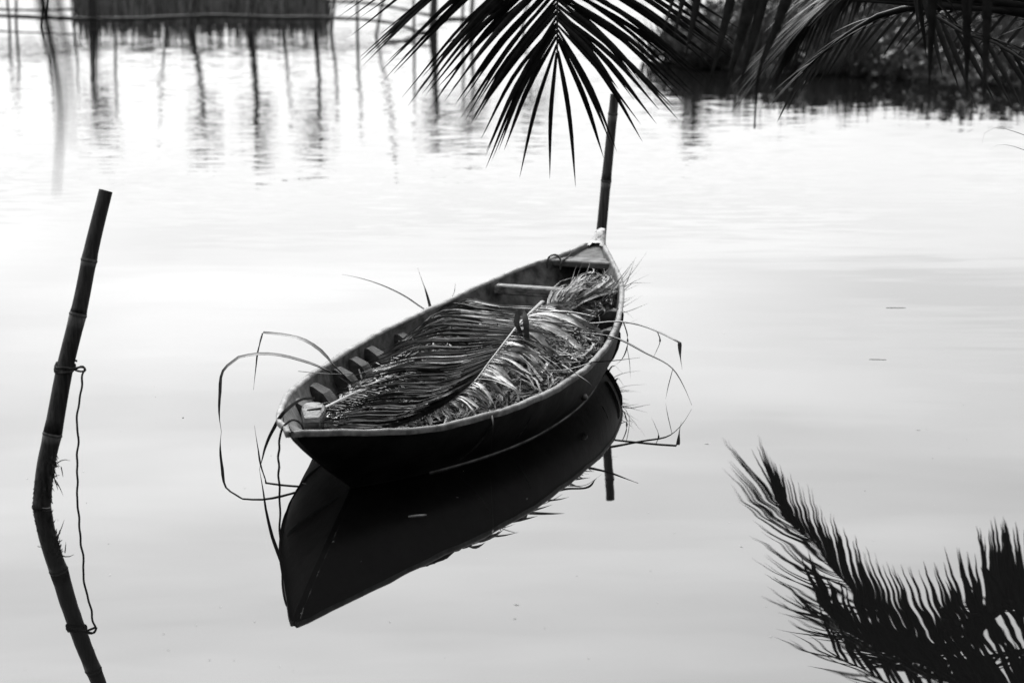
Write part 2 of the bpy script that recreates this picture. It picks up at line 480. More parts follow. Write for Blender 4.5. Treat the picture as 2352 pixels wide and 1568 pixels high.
# ribs: knees shaped to the side, each rounded at its head
def rib(s, side, drop, width, depth, mat):
    t0 = s / BL
    ctr = []
    for w in (.10, .22, .36, .52, .7, .9):
        tl = (s - WS0 * w ** 1.15) / ((BL + (WS1 - BL) * w ** 1.3) - WS0 * w ** 1.15)
        p = hull_pt(min(max(tl, .01), .99), w, side, INS, .036)
        ctr.append(p)
    V, F = [], []
    inward = -side * np.array([*NX, 0]); ax3 = np.array([*AX, 0])
    top = ctr[0].copy(); top[2] -= drop
    for i, p in enumerate(ctr):
        q = i / (len(ctr) - 1)
        p = p.copy(); p[2] -= drop * (1 - q)
        d = depth * (0.25 + .75 * math.sin(min(1, q * 3.2) * math.pi / 2)) * (1 + .5 * q)
        wd = width * (0.75 + .25 * min(1, q * 4))
        for sx, sy in ((-1, -.2), (-1, .95), (0, 1.0), (1, .95), (1, -.2)):
            V.append(p + ax3 * sx * wd / 2 + inward * d * sy)
    for i in range(len(ctr) - 1):
        for j in range(4): F.append((i*5+j, i*5+j+1, (i+1)*5+j+1, (i+1)*5+j))
    F += [(0, 1, 2, 3, 4)[::-1]]
    return mesh('rib', V, F, mat, canoe, smooth=False)
for s in (1.02, 1.33, 1.66, 1.86, 2.02, 2.34, 2.66, 2.98):
    for sd_ in (-1, 1):
        rib(s + rng.normal(0, .01), sd_, .004 + abs(rng.normal(0, .004)), .085 + (.02 if s > 2.5 else 0), .070 + (.035 if s > 2.5 else 0), M['ribwood'])
rib(.60, -1, .02, .05, .05, M['darkwood'])
# thick block bolted inside the left side near the stem, with two iron spikes
blk_c = bw3(.93, -.315, .192)
bx_, by_ = norm((*(AX * .93 + NX * -.36), 0)), norm((*(NX * .93 + AX * .36), 0))
ol = [(-.14, -.03), (-.135, .03), (-.03, .05), (.05, .052), (.085, .030), (.092, -.01), (.07, -.04), (.0, -.048)]
V, F = [], []
for hz, k in ((-.05, .9), (.002, 1.0), (.018, .93), (.025, .74)):
    for x, y in ol: V.append(blk_c + bx_ * x * k + by_ * y * k + np.array([0, 0, hz - .06 * max(0, -x) * (hz > 0)]))
for q in range(3):
    for e in range(8): F.append((q*8+e, q*8+(e+1) % 8, (q+1)*8+(e+1) % 8, (q+1)*8+e)[::-1])
F += [tuple(range(24, 32))[::-1], tuple(range(8))]
blk = mesh('mooring_block', V, F, M['timber'], canoe, smooth=False)
blk['label'] = 'pale worn wooden block with two iron spikes'
for dx in (-.05, .04):
    c = blk_c + np.array([*(AX * dx), -.01])
    V, F = tube_geo([c, c + np.array([0, 0, .03]), c + np.array([.03, .004, .034]), c + np.array([.055, .01, .037])], [.005, .005, .005, .004], 6)
    mesh('spike', V, F, M['iron'], blk)
# two planks low at the near end and a few bottom boards
for k, vv in enumerate((-.27, -.16, -.05, .06, .17, .28)):
    V, F = box_geo(bw3(1.75 + .03 * (k % 3), vv, .046), 1.7 - .1 * abs(k - 2.5), .10, .014, (*AX, 0), (*NX, 0), bev=.003)
    mesh('bottom_board', V, F, M['darkwood'], canoe, smooth=False)
# small iron bolt on the outside
c = hull_pt(.47, .62, 1)
V, F = tube_geo([c, c + np.array([.012, -.006, 0]), c + np.array([.02, -.01, -.001])], [.016, .015, .008], 8)
mesh('bolt', V, F, M['rim'], canoe)

# pale strip along the right waterline, its colour imitating sky glint in the meniscus
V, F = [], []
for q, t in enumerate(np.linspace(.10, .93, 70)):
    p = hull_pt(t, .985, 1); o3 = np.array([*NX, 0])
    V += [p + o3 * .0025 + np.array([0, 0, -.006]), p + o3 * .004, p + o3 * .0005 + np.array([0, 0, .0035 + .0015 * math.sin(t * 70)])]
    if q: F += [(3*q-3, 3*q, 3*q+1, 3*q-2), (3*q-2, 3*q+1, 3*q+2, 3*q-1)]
mesh('glint_line', V, F, M['glint'], canoe)

# ------------------------------------------------------------------ bamboo poles and ropes
def bamboo(name, path, rads, nodes, mat, label, cat='pole', group=None, hollow=True, parts=True, seg=14):
    """path: control points from foot to top; nodes: fractions of the length where a joint sits."""
    n = 60
    P = smooth_path(path, n); q = np.linspace(0, 1, n); R = np.interp(q, np.linspace(0, 1, len(rads)), rads)
    root = thing(name, P[0] * np.array([1, 1, 0]) + np.array([0, 0, min(0, P[0][2])]), label, cat, group)
    ed = [0.0] + list(nodes) + [1.0]
    f = lambda x: np.array([np.interp(x, q, P[:, k]) for k in range(3)])
    for a, b in zip(ed[:-1], ed[1:]):
        xs = np.linspace(a, b, 9)
        pts = np.array([f(x) for x in xs]); rr = np.interp(xs, q, R)
        loc_ = (xs - a) / (b - a)
        rr = rr * (1 + .07 * np.exp(-(loc_ / .06) ** 2) + .07 * np.exp(-((1 - loc_) / .06) ** 2) * (b < 1) - .02 * np.sin(loc_ * np.pi))
        V, F = tube_geo(pts, rr, seg, caps=(b < 1 or not hollow))
        mesh('internode', V, F, mat, root)
        if b < 1:
            c = f(b); T = norm(f(min(1, b + .01)) - f(b - .01)); r0 = np.interp(b, q, R)
            ring = [c + T * h for h in (-.007, -.003, .0, .003, .008)]
            V, F = tube_geo(ring, np.array([1.045, 1.10, 1.12, 1.08, 1.045]) * r0, seg, caps=False)
            mesh('node_ring', V, F, M['node'], root)
    if hollow:
        c = f(1.0); T = norm(f(1.0) - f(.98)); r0 = R[-1]
        V, F = tube_geo([c - T * .06, c - T * .055, c + T * .0005, c + T * .001], np.array([.1, .78, .78, 1.0]) * r0, seg, caps=False)
        mesh('cut_end', V, F, M['pith'], root)
    return root
PY = 8.276
lp = [(92, 1330), (92, 1240), (96, 1163), (104, 1075), (122, 990), (148, 850), (185, 697), (210, 572), (243, 438)]
def PYf(py): return PY + (1163 - py) / 315 * .09
lpw = [aty(x, y, PYf(y)) for x, y in lp]
pole = bamboo('bamboo_pole', lpw, [.034, .035, .0345, .033, .031, .0285, .026], [.165, .37, .68, .82], M['bamboo'],
              'thick dark bamboo pole leaning right with a thin rope tied round it', 'pole')
def pole_at(py):
    ys = [p[1] for p in lp]; xs = [p[0] for p in lp]
    return aty(np.interp(py, ys[::-1], xs[::-1]), py, PYf(py))
# weed caught on the pole just above the water
g = Geo()
c0 = aty(122, 1075, PY - .03)
for k in range(26):
    p = c0 + rng.normal(0, 1, 3) * np.array([.009, .01, .03])
    d = rng.normal(0, 1, 3) * np.array([.5, .5, .6]) + np.array([.35, 0, -.25])
    L = rng.uniform(.015, .06)
    g.add(ribbon_geo(smooth_path([p, p + d * L * .5, p + d * L + np.array([0, 0, -L * .3])], 4), [.004, .004, .003, .001], up=(0, 1, .2)))
for k in range(110):
    a_ = rng.uniform(0, 6.28); yy = rng.uniform(1040, 1160)
    p = pole_at(yy) + np.array([math.cos(a_) * .034, math.sin(a_) * .034, 0])
    g.add(ribbon_geo([p, p + np.array([math.cos(a_) * .006, math.sin(a_) * .006, -.012])], [.012, .004], up=(0, 0, 1)))
g.obj('weed_tuft', M['weed'], pole)['kind'] = 'stuff'
mesh('floating_straw', *tube_geo([at(93, 1166, .004), at(108, 1167, .004), at(118, 1165, .004)], .0025, 5), M['twig'], origin=at(105, 1166, 0)).name
tag(bpy.data.objects['floating_straw'], 'tiny pale straw floating at the foot of the leaning bamboo pole', 'straw')

def rope(name, path, r, label, n=60, cat='rope', wob=.002, group=None, fray=0):
    P = smooth_path(path, n)
    ph = rng.uniform(0, 6, 3)
    k = np.arange(n)
    P = P + wob * np.c_[np.sin(k * .7 + ph[0]), np.sin(k * .55 + ph[1]), 0 * k]
    g_ = Geo(); g_.add(tube_geo(P, r, 6))
    for _ in range(fray):
        i = rng.integers(2, n - 2); d = norm(rng.normal(0, 1, 3)) * rng.uniform(.006, .016)
        g_.add(ribbon_geo([P[i], P[i] + d * .6, P[i] + d + np.array([0, 0, -.003])], [.0018, .0014, .0006]))
    o = g_.obj(name, M['rope'], origin=P[-1] * np.array([1, 1, 0]))
    return tag(o, label, cat, group)
# rope wound round the left pole, knotted, then hanging straight to the water
wind = []
for k in range(34):
    a_ = k / 12 * 2 * math.pi
    yy = 833 + 14 * math.sin(k / 33 * math.pi) + (6 if k % 12 > 6 else -4)
    c = pole_at(yy)
    wind.append(c + np.array([math.cos(a_) * .036, math.sin(a_) * .036, 0]))
KY = PY + .09
knot = [aty(176, 846, KY - .036), aty(190, 841, KY - .03), aty(196, 850, KY - .02), aty(186, 853, KY - .035), aty(172, 848, KY - .04), aty(182, 843, KY - .04), aty(194, 846, KY - .02)]
hang = [aty(190, 858, KY - .01), aty(188, 885, KY), aty(180, 935, KY), aty(176, 968, KY), aty(180, 1003, KY), aty(177, 1050, KY), aty(178, 1105, KY), aty(177, 1150, KY), aty(177, 1180, KY)]
rope('thin_rope', wind + knot + hang, .0042, 'thin rope knotted round the leaning bamboo pole and hanging into the water', 170, wob=.0012, fray=24)
# rope tail looping on the pole
FY = 12.12
fp = [(1352, 800), (1362, 690), (1378, 560), (1393, 408), (1402, 320), (1408, 258), (1412, 217)]
bamboo('bamboo_pole', [aty(x, y, FY) for x, y in fp], [.031, .030, .028, .026, .024], [.20, .42, .665, .925], M['bamboo2'],
       'upright bamboo pole standing behind the white prow tip of the canoe', 'pole')
# dark line over the near stem into the water
rope('mooring_line', [bw3(.42, -.03, .16), bw3(.30, -.06, .26), at(690, 972, .345), at(668, 966, .372), at(652, 978, .352), aty(643, 1010, 8.18), aty(640, 1065, 8.29), aty(641, 1110, 8.36), aty(643, 1145, 8.39), aty(644, 1190, 8.41)], .0045,
     'dark rope drooping over the near stem of the canoe into the water', 70, fray=20)
# short cord on the bow seat
rope('cord', [bw3(BL - .41, -.165, .31), bw3(BL - .40, -.155, .368), bw3(BL - .37, -.13, .374), bw3(BL - .38, -.10, .352), bw3(BL - .415, -.095, .305), bw3(BL - .39, -.09, .348), bw3(BL - .33, -.085, .352), bw3(BL - .27, -.075, .372)], .005,
     'short dark cord looped round the plank seat at the prow', 40, wob=.001)

# ------------------------------------------------------------------ cut fronds and dry leaves in the canoe
def loc_b(p):
    q = np.asarray(p)[:2] - P0
    return q @ AX, q @ NX
def in_hull(p, margin=.03):                                    # keep a point inside the sides when it lies below the rail
    s, v = loc_b(p); z = max(p[2], .06)
    gz = float(gun_z(min(max(s / BL, 0.0), 1.0)))
    if z < gz + .012:
        w = min(max(1 - z / gz, 0.0), 1.0)
        s0, s1 = WS0 * w ** 1.15 + .09, BL + (WS1 - BL) * w ** 1.3 - .09
        s = min(max(s, s0), s1); t = (s - s0 + .09) / (s1 - s0 + .18)
        lim = float(gun_b(t)) * (1 - w) + float(wl_b(t)) * w - INS - margin
        lim = max(lim, .01)
        v = min(max(v, -lim), lim)
    return bw3(s, v, z)
def heap_z(s, v):
    u = min(max(s / BL, .02), .98)
    b = float(gun_b(u))
    body = math.exp(-((s - 2.05) / .85) ** 2)
    return .07 + .21 * body * (1 - (.75 if v < .08 else .45) * min(1, abs(v - .08) / max(b, .05)) ** 1.5)
# main frond: rachis from its thin tip at the right rail up to the cut butt
rp = [(905, 983, .262), (960, 961, .275), (1005, 938, .29), (1074, 890, .315), (1124, 830, .335), (1163, 780, .345), (1198, 737, .345), (1216, 720, .345), (1246, 693, .34)]
RP = smooth_path([at(*p) for p in rp], 60)
RR = np.interp(np.linspace(0, 1, 60), [0, .5, .85, 1], [.002, .004, .007, .012])
mainf = thing('cut_palm_frond', RP[30] * np.array([1, 1, 0]) + np.array([0, 0, .25]), 'large cut palm frond lying diagonally on top of the load in the canoe', 'palm frond')
mesh('rachis', *tube_geo(RP, RR, 8, flat=.6), M['cutrach'], mainf)
def rpt(t): return np.array([np.interp(t, np.linspace(0, 1, 60), RP[:, k]) for k in range(3)])
NLEFT = 110
for i in range(NLEFT):
    t = .02 + .93 * (i + rng.uniform(-.3, .3)) / NLEFT; t = min(max(t, .005), .97)
    S = rpt(t); j = rng.normal(0, 1, 4)
    # leaflets sweep to the left, arching and then sinking towards the far side of the hull
    Lx = np.interp(t, [0, .2, .4, .6, .8, 1], [160, 235, 305, 340, 350, 330]) * (1 + .10 * j[0])
    pS = (np.interp(t, np.linspace(0, 1, len(rp)), [q[0] for q in rp]), np.interp(t, np.linspace(0, 1, len(rp)), [q[1] for q in rp]))
    e_dy = np.interp(t, [0, .25, .5, .75, 1], [0, 22, 52, 52, 34]) + 9 * j[1]
    E_ = at(pS[0] - Lx, pS[1] + e_dy, .15 + .015 * j[2] + .02 * t)
    Mid = at(pS[0] - Lx * .55, pS[1] + e_dy * .2 - 10 * t + 3 * j[3], np.interp(t, [0, .5, 1], [.215, .27, .285]) + .006 * j[2])
    Q1 = at(pS[0] - Lx * .2, pS[1] - 5 * t + 1.5 * j[3], S[2] + .004)
    E_ = in_hull(E_)
    P = smooth_path([S, Q1, Mid, E_], 9)
    V, F = ribbon_geo(P, leaf_w(9, .0145 + .004 * rng.random(), base=.5), fold=rng.uniform(.45, .8), twist=rng.normal(.35, .3))
    mesh('leaflet', V, F, M['cut'] if rng.random() < .88 else M['dry'], mainf)
NRIGHT = 84
for i in range(NRIGHT):
    t = .015 + .95 * (i + rng.uniform(-.3, .3)) / NRIGHT; t = min(max(t, .005), .98)
    S = rpt(t); j = rng.normal(0, 1, 5)
    L = np.interp(t, [0, .15, .4, .7, 1], [.05, .10, .20, .30, .32]) * (1 + .2 * j[0])
    tang = norm(rpt(min(1, t + .02)) - rpt(max(0, t - .02)))
    out = norm(np.array([.75 + .3 * t, -.95 + .35 * t + .48 * j[1], 0]))
    d = norm(out + .25 * tang + np.array([0, 0, .10 + .14 * j[2]]))
    pts = []
    for q in np.linspace(0, 1, 8):
        p = S + d * L * q + np.array([0, 0, -1]) * L * (.50 + .16 * j[3]) * q ** 2 + np.array([.16 * j[4], -.10, 0]) * L * q * q
        pts.append(p)
    pts = [pts[0]] + [in_hull(p, .02) for p in pts[1:]]
    wd = (.014 + .006 * rng.random()) if rng.random() > .22 * (t > .45) else rng.uniform(.028, .040)
    V, F = ribbon_geo(pts, leaf_w(8, wd, base=.35, peak=.45), fold=rng.uniform(.1, .45), twist=rng.normal(0, 1.3))
    mesh('leaflet', V, F, M['dry'], mainf)
# second, paler cut frond low at the near end
rp2 = [(722, 949, .165), (770, 925, .185), (820, 900, .20), (872, 874, .215), (940, 846, .23)]
RP2 = smooth_path([at(*p) for p in rp2], 30)
f2 = thing('cut_palm_frond', RP2[10] * np.array([1, 1, 0]) + np.array([0, 0, .12]), 'small cut frond with a thick pale butt at the near left end of the canoe', 'palm frond')
mesh('rachis', *tube_geo(RP2, np.linspace(.013, .004, 30), 8, flat=.6), M['cutrach'], f2)
for i in range(44):
    t = (i // 2 + 1.5) / 24; side = 1 if i % 2 else -1
    S = np.array([np.interp(t, np.linspace(0, 1, 30), RP2[:, k]) for k in range(3)])
    d = norm(np.array([.85, -.5 * side * 1.0, 0]) if side > 0 else np.array([.95, .42, 0])) ; L = rng.uniform(.16, .3)
    pts = [in_hull(S + d * L * q + np.array([0, 0, -.25 * L * q * q + .02 * math.sin(q * 3)])) for q in np.linspace(0, 1, 6)]
    pts[0] = S
    mesh('leaflet', *ribbon_geo(pts, leaf_w(6, .014), fold=.35, twist=rng.normal(.3, .3)), M['cut'] if rng.random() < .7 else M['drydark'], f2)
# pale butt of another frond standing up out of the load, bent over
cur = [at(1212, 792, .30), at(1209, 765, .36), at(1207, 735, .43), at(1203, 720, .455), at(1196, 716, .455), at(1189, 722, .44), at(1187, 738, .41), at(1193, 758, .36), at(1200, 775, .31)]
o = mesh('curled_leaf', *ribbon_geo(smooth_path(cur, 26), np.interp(np.linspace(0, 1, 26), [0, .4, .8, 1], [.024, .028, .024, .010]), up=(.3, 1, .1), fold=.06), M['strand'], origin=cur[0])
tag(o, 'broad dark leaf strip curled into a hook above the middle of the load', 'leaf')

# the loose heap underneath: dry strips nobody could count
def heap(name, n, mat, zoff, smin, smax, label, lrange=(.15, .5), wr=(.006, .018), seed=1, vmin=-1.0):
    r = np.random.default_rng(seed); g_ = Geo()
    for _ in range(n):
        s = r.uniform(smin, smax); u = s / BL
        v = r.uniform(vmin, 1) * (float(gun_b(u)) - .07)
        a_ = r.normal(.9, .9) if r.random() < .7 else r.uniform(0, 6.28)
        L = r.uniform(*lrange); d = np.array([math.cos(a_), math.sin(a_)])
        bend = r.normal(0, .35)
        pts = []
        for q in np.linspace(-.5, .5, 7):
            aa = a_ + bend * q * 2
            ss, vv = s + math.cos(aa) * L * q, v + math.sin(aa) * L * q
            z = heap_z(ss, vv) + zoff + r.normal(0, .004) + .05 * r.random() * (q * 2) ** 2
            pts.append(in_hull(bw3(ss, vv, z), .035))
        base_z = r.uniform(-.03, .015); pts = [p + np.array([0, 0, base_z]) for p in pts]
        g_.add(ribbon_geo(pts, leaf_w(7, r.uniform(*wr), base=.7), fold=r.uniform(.05, .4), twist=r.normal(0, .8)))
    return tag(g_.obj(name, mat), label, 'leaves', kind='stuff')
heap('leaf_litter', 900, M['drydark'], -.035, .7, 3.0, 'dark withered palm leaf litter filling the bottom of the canoe', seed=3)
heap('dry_leaf_heap', 380, M['dry'], -.012, 1.1, 2.9, 'heap of pale dry palm leaf strips in the middle of the canoe', seed=4)

heap('loose_strips', 470, M['straw'], .028, 1.2, 2.95, 'loose crossed strips of dry leaf strewn over the top of the load', (.12, .42), (.005, .018), seed=6, vmin=-.6)
# tied bundle of straw near the prow
bc = bw3(3.02, .12, .25)
g = Geo(); r = np.random.default_rng(9)
def px3(pts): return [at(*p) for p in pts]
for k in range(110):
    a = np.array([1262 + r.normal(0, 14), 738 + r.normal(0, 12)]); m_ = np.array([1318 + r.normal(0, 20), 672 + r.normal(0, 10)]); e = np.array([1385 + r.normal(0, 22), 660 + r.normal(0, 18)])
    z0, z1, z2 = .22, .30 + r.uniform(0, .06), .27 + r.uniform(-.02, .06)
    P = smooth_path([at(*a, z0), at(*m_, z1), at(*e, z2)], 7)
    P = np.array([in_hull(p, .03) for p in P])
    g.add(ribbon_geo(P, leaf_w(7, r.uniform(.006, .015), base=.7), fold=.25, twist=r.normal(0, 1)))
for k in range(70):                                            # tangle of loops
    c = np.array([1350 + r.normal(0, 18), 690 + r.normal(0, 14)]); rad = r.uniform(14, 40); a0 = r.uniform(0, 6.28)
    P = [at(c[0] + rad * math.cos(a0 + q), c[1] + .7 * rad * math.sin(a0 + q), .27 + r.uniform(-.03, .03)) for q in np.linspace(0, r.uniform(1.5, 4), 8)]
    P = np.array([in_hull(p, .03) for p in P])
    g.add(ribbon_geo(P, leaf_w(8, r.uniform(.005, .011), base=.7), fold=.25, twist=r.normal(0, 1)))
for k in range(46):                                            # bristling outwards over the rail
    a = np.array([1352 + r.normal(0, 22), 705 + r.normal(0, 14)]); e = a + np.array([r.uniform(20, 105), r.uniform(-95, 10)])
    P = smooth_path([aty(*a, 10.8), aty(*(a * .5 + e * .5 + np.array([-4, 8])), 10.92), aty(*e, 11.05)], 7)
    g.add(ribbon_geo(P, leaf_w(7, r.uniform(.004, .009), base=.9), fold=.25, twist=r.normal(0, 1)))
tag(g.obj('straw_bundle', M['straw']), 'tangled bundle of pale dry leaf strips heaped below the prow seat', 'leaves', kind='stuff')

# single strips that stick out of the boat: each path is (px, py, height)
def strip(path, w, label, group=None, mat='strand', n=22, up=(0, 0, 1), fold=.25, twist=.4, name='palm_leaf_strip', base=.75):
    P = smooth_path([at(*p) for p in path], n) if len(path[0]) == 3 else smooth_path(path, n)
    o = mesh(name, *ribbon_geo(P, leaf_w(n, w, base=base, tip=.10, peak=.3), up=up, fold=fold, twist=twist), M[mat], origin=P[0])
    return tag(o, label, 'leaf strip', group)
def stripY(path, w, label, **k):                               # each path point is (px, py, Y)
    return strip([tuple(aty(*p)) for p in path], w, label, **k) if False else strip_w([aty(*p) for p in path], w, label, **k)
def strip_w(pts, w, label, group=None, mat='strand', n=26, up=(0, 0, 1), fold=.25, twist=.4, name='palm_leaf_strip', base=.75, sharp=False):
    P = smooth_path(pts, n)
    if sharp:
        P = np.concatenate([smooth_path(q, max(4, n // len(sharp))) if k == 0 else smooth_path(q, max(4, n // len(sharp)))[1:] for k, q in enumerate(sharp)])
    o = mesh(name, *ribbon_geo(P, leaf_w(len(P), w, base=base, tip=.12, peak=.3), up=up, fold=fold, twist=twist), M[mat], origin=P[0])
    return tag(o, label, 'leaf strip', group)
def poly(segs, Y): return [[aty(x, y, Y + dy) for x, y, dy in s] for s in segs]
# left side
sg = poly([[(812, 880, .03), (785, 855, .02), (757, 826, 0), (737, 805, .02), (700, 781, .05), (650, 768, .10), (603, 763, .14)], [(603, 763, .14), (595, 790, .14), (588, 840, .15), (582, 895, .16)]], 9.62)
strip_w(sg[0], .028, 'bent leaf strip kinked sharply downward, arching over the left rail', sharp=sg)
sg = poly([[(806, 884, .06), (775, 862, .04), (735, 841, 0), (690, 826, -.01), (640, 814, -.02), (590, 812, -.04), (548, 820, -.06)], [(548, 820, -.06), (513, 850, -.08), (505, 905, -.09), (504, 960, -.10), (509, 994, -.11)]], 9.48)
strip_w(sg[0], .030, 'long leaf strip curving far out left from the canoe down to the water', sharp=sg)
strip_w([aty(x, y, 9.42) for x, y in ((685, 852), (740, 857), (830, 858), (900, 855))], .010, 'straight dark leaf stem lying level across the left rail', mat='drydark')
strip_w([aty(x, y, Y) for x, y, Y in ((1010, 728, 10.72), (975, 710, 10.76), (930, 680, 10.78), (870, 652, 10.78), (820, 637, 10.76), (785, 630, 10.75))], .017, 'slender leaf tip arching up and left over the middle of the left rail', mat='strand')
strip_w([aty(x, y, Y) for x, y, Y in ((1000, 745, 10.6), (990, 712, 10.8), (978, 668, 10.85), (968, 640, 10.85), (959, 615, 10.85))], .018, 'upright leaf strip standing beside the arched one on the left rail', mat='strand')
strip_w([aty(x, y, Y) for x, y, Y in ((1022, 722, 10.8), (1030, 695, 10.9), (1043, 672, 10.92), (1046, 650, 10.95))], .010, 'short thin leaf tip poking up over the left rail', mat='strand')
strip_w([aty(x, y, Y) for x, y, Y in ((722, 914, 8.55), (690, 918, 8.50), (655, 944, 8.46), (628, 985, 8.52), (610, 1025, 8.62), (602, 1055, 8.72), (595, 1080, 8.80))], .015, 'leaf strip hanging over the near left rail down to the water', mat='strand', up=(0, 1, .3))
# right side
sg = poly([[(1290, 738, 0), (1350, 742, 0), (1420, 737, .0), (1470, 745, -.06), (1515, 762, -.15), (1561, 786, -.26)], [(1561, 786, -.26), (1562, 812, -.27), (1567, 848, -.28)]], 10.28)
strip_w(sg[0], .025, 'leaf strip reaching out right of the canoe and kinked down at its end', sharp=sg)
sg = poly([[(1260, 752, 0), (1330, 762, 0), (1412, 774, .0), (1480, 808, -.08), (1545, 846, -.17), (1572, 890, -.23), (1589, 930, -.27)]], 10.06)
strip_w(sg[0], .029, 'long leaf strip arching right out of the canoe until it meets the water')
strip_w([aty(x, y, Y) for x, y, Y in ((1545, 846, 9.90), (1541, 862, 9.9), (1534, 890, 9.9), (1529, 916, 9.9))], .010, 'thin side strand dropping from the long right-hand strip', mat='strand')
strip_w([aty(x, y, Y) for x, y, Y in ((1190, 800, 9.75), (1260, 824, 9.7), (1320, 831, 9.66), (1390, 829, 9.62), (1470, 821, 9.55))], .027, 'leaf strip lying level across the right rail with its end in the air', mat='strand')
strip_w([aty(x, y, Y) for x, y, Y in ((1432, 740, 10.26), (1441, 770, 10.24), (1440, 798, 10.24), (1428, 825, 10.22), (1408, 843, 10.22))], .009, 'hair-thin strand curling down outside the right rail', mat='strand')
strip_w([aty(x, y, Y) for x, y, Y in ((1510, 762, 10.14), (1516, 780, 10.13), (1508, 805, 10.13), (1498, 826, 10.13))], .009, 'short thin strand dangling from the kinked right-hand strip', mat='strand')
strip_w([aty(x, y, Y) for x, y, Y in ((1440, 795, 10.0), (1446, 830, 10.0), (1448, 868, 10.0))], .008, 'fine vertical strand hanging right of the canoe', mat='strand')
fan = ['longest of the fan, tip highest', 'second of the fan, just left of the longest', 'level one, upper of the two tips farthest right', 'level one, lower of the two tips farthest right', 'short steep one inside the fan', 'leftmost and steepest of the fan', 'short drooping one below the fan', 'lowest one hugging the rail']
for k, (e, m_) in enumerate((((1487, 577), (1440, 640)), ((1462, 588), (1430, 640)), ((1491, 630), (1440, 655)), ((1497, 650), (1445, 652)), ((1457, 598), (1438, 650)), ((1414, 605), (1402, 660)), ((1436, 690), (1420, 720)), ((1432, 720), (1410, 750)))):
    s0 = (1350 + 6 * k % 40, 712 - 3 * k, 10.85)
    strip_w([aty(*s0), aty((s0[0] + m_[0]) / 2 + 4, (s0[1] + m_[1]) / 2 + 2, 10.92), aty(*m_, 11.0), aty(*e, 11.05)], .013,
            'thin leaf blade by the prow, ' + fan[k], group='blades fanning from the straw bundle', mat='strand', base=.9, n=14)
strip_w([aty(x, y, Y) for x, y, Y in ((1290, 836, 9.48), (1318, 855, 9.40), (1350, 876, 9.34), (1384, 906, 9.32))], .009, 'thin curved leaf tip drooping over the right side of the hull', mat='strand')
strip_w([aty(x, y, Y) for x, y, Y in ((1385, 690, 10.5), (1412, 706, 10.55), (1436, 716, 10.55), (1456, 732, 10.5))], .012, 'short leaf tip spilling over the right rail just above the long arching strips', mat='strand')
strip_w([aty(x, y, Y) for x, y, Y in ((1250, 850, 9.35), (1300, 848, 9.4), (1345, 836, 9.45), (1372, 818, 9.6))], .020, 'dark folded strip lying along the right rail beside the pale heap', mat='drydark')
strip_w([aty(x, y, Y) for x, y, Y in ((1075, 925, 8.9), (1088, 945, 8.8), (1094, 960, 8.72), (1096, 972, 8.70))], .013, 'stubby pale leaf end poking over the right rail', mat='dry')
strip_w([aty(x, y, Y) for x, y, Y in ((1124, 940, 8.78), (1130, 956, 8.71), (1133, 975, 8.68), (1131, 1005, 8.72), (1127, 1040, 8.84))], .007, 'thin strand hanging down the dark side of the hull', mat='drydark')

# ------------------------------------------------------------------ palms
def leaf_on(parent, S, d, L, w, droop, mat, n=8, up=(0, 0, 1), twist=0.0, curl=None, fold=.3):
    q = np.linspace(0, 1, n)[:, None]
    P = S + d * L * q + np.array([0, 0, -1.0]) * droop * L * q ** 2
    if curl is not None: P = P + np.asarray(curl) * L * q ** 2.5
    return mesh('leaflet', *ribbon_geo(P, leaf_w(n, w, base=.5, peak=.4), up=up, fold=fold, twist=twist), mat, parent)
def palm(loc, crown, label, r=.13):
    root = thing('palm_tree', loc, label, 'palm')
    base = np.array([loc[0], loc[1], -.1]); c = np.asarray(crown, float)
    P = smooth_path([base, base * .6 + c * .4 + np.array([.12, 0, 0]), c], 24)
    rr = np.linspace(r * 1.25, r * .8, 24) * (1 + .05 * (np.arange(24) % 2))
    mesh('trunk', *tube_geo(P, rr, 14), M['bark'], root)
    return root
def frond(parent, path, r0, r1, mat='rachis', n=50):
    P = smooth_path(path, n)
    o = mesh('frond', *tube_geo(P, np.linspace(r0, r1, n), 8), M[mat], parent)
    return o, P
def ip(P, t): return np.array([np.interp(t, np.linspace(0, 1, len(P)), P[:, k]) for k in range(3)])
def tan_(P, t): return norm(ip(P, min(1, t + .02)) - ip(P, max(0, t - .02)))

# palm on the right bank, its trunk beyond the frame
crA = (4.9, 12.6, 2.7)
palmA = palm((5.3, 12.4, 0), crA, 'palm rooted on the right bank, its fronds reaching into the upper right corner')
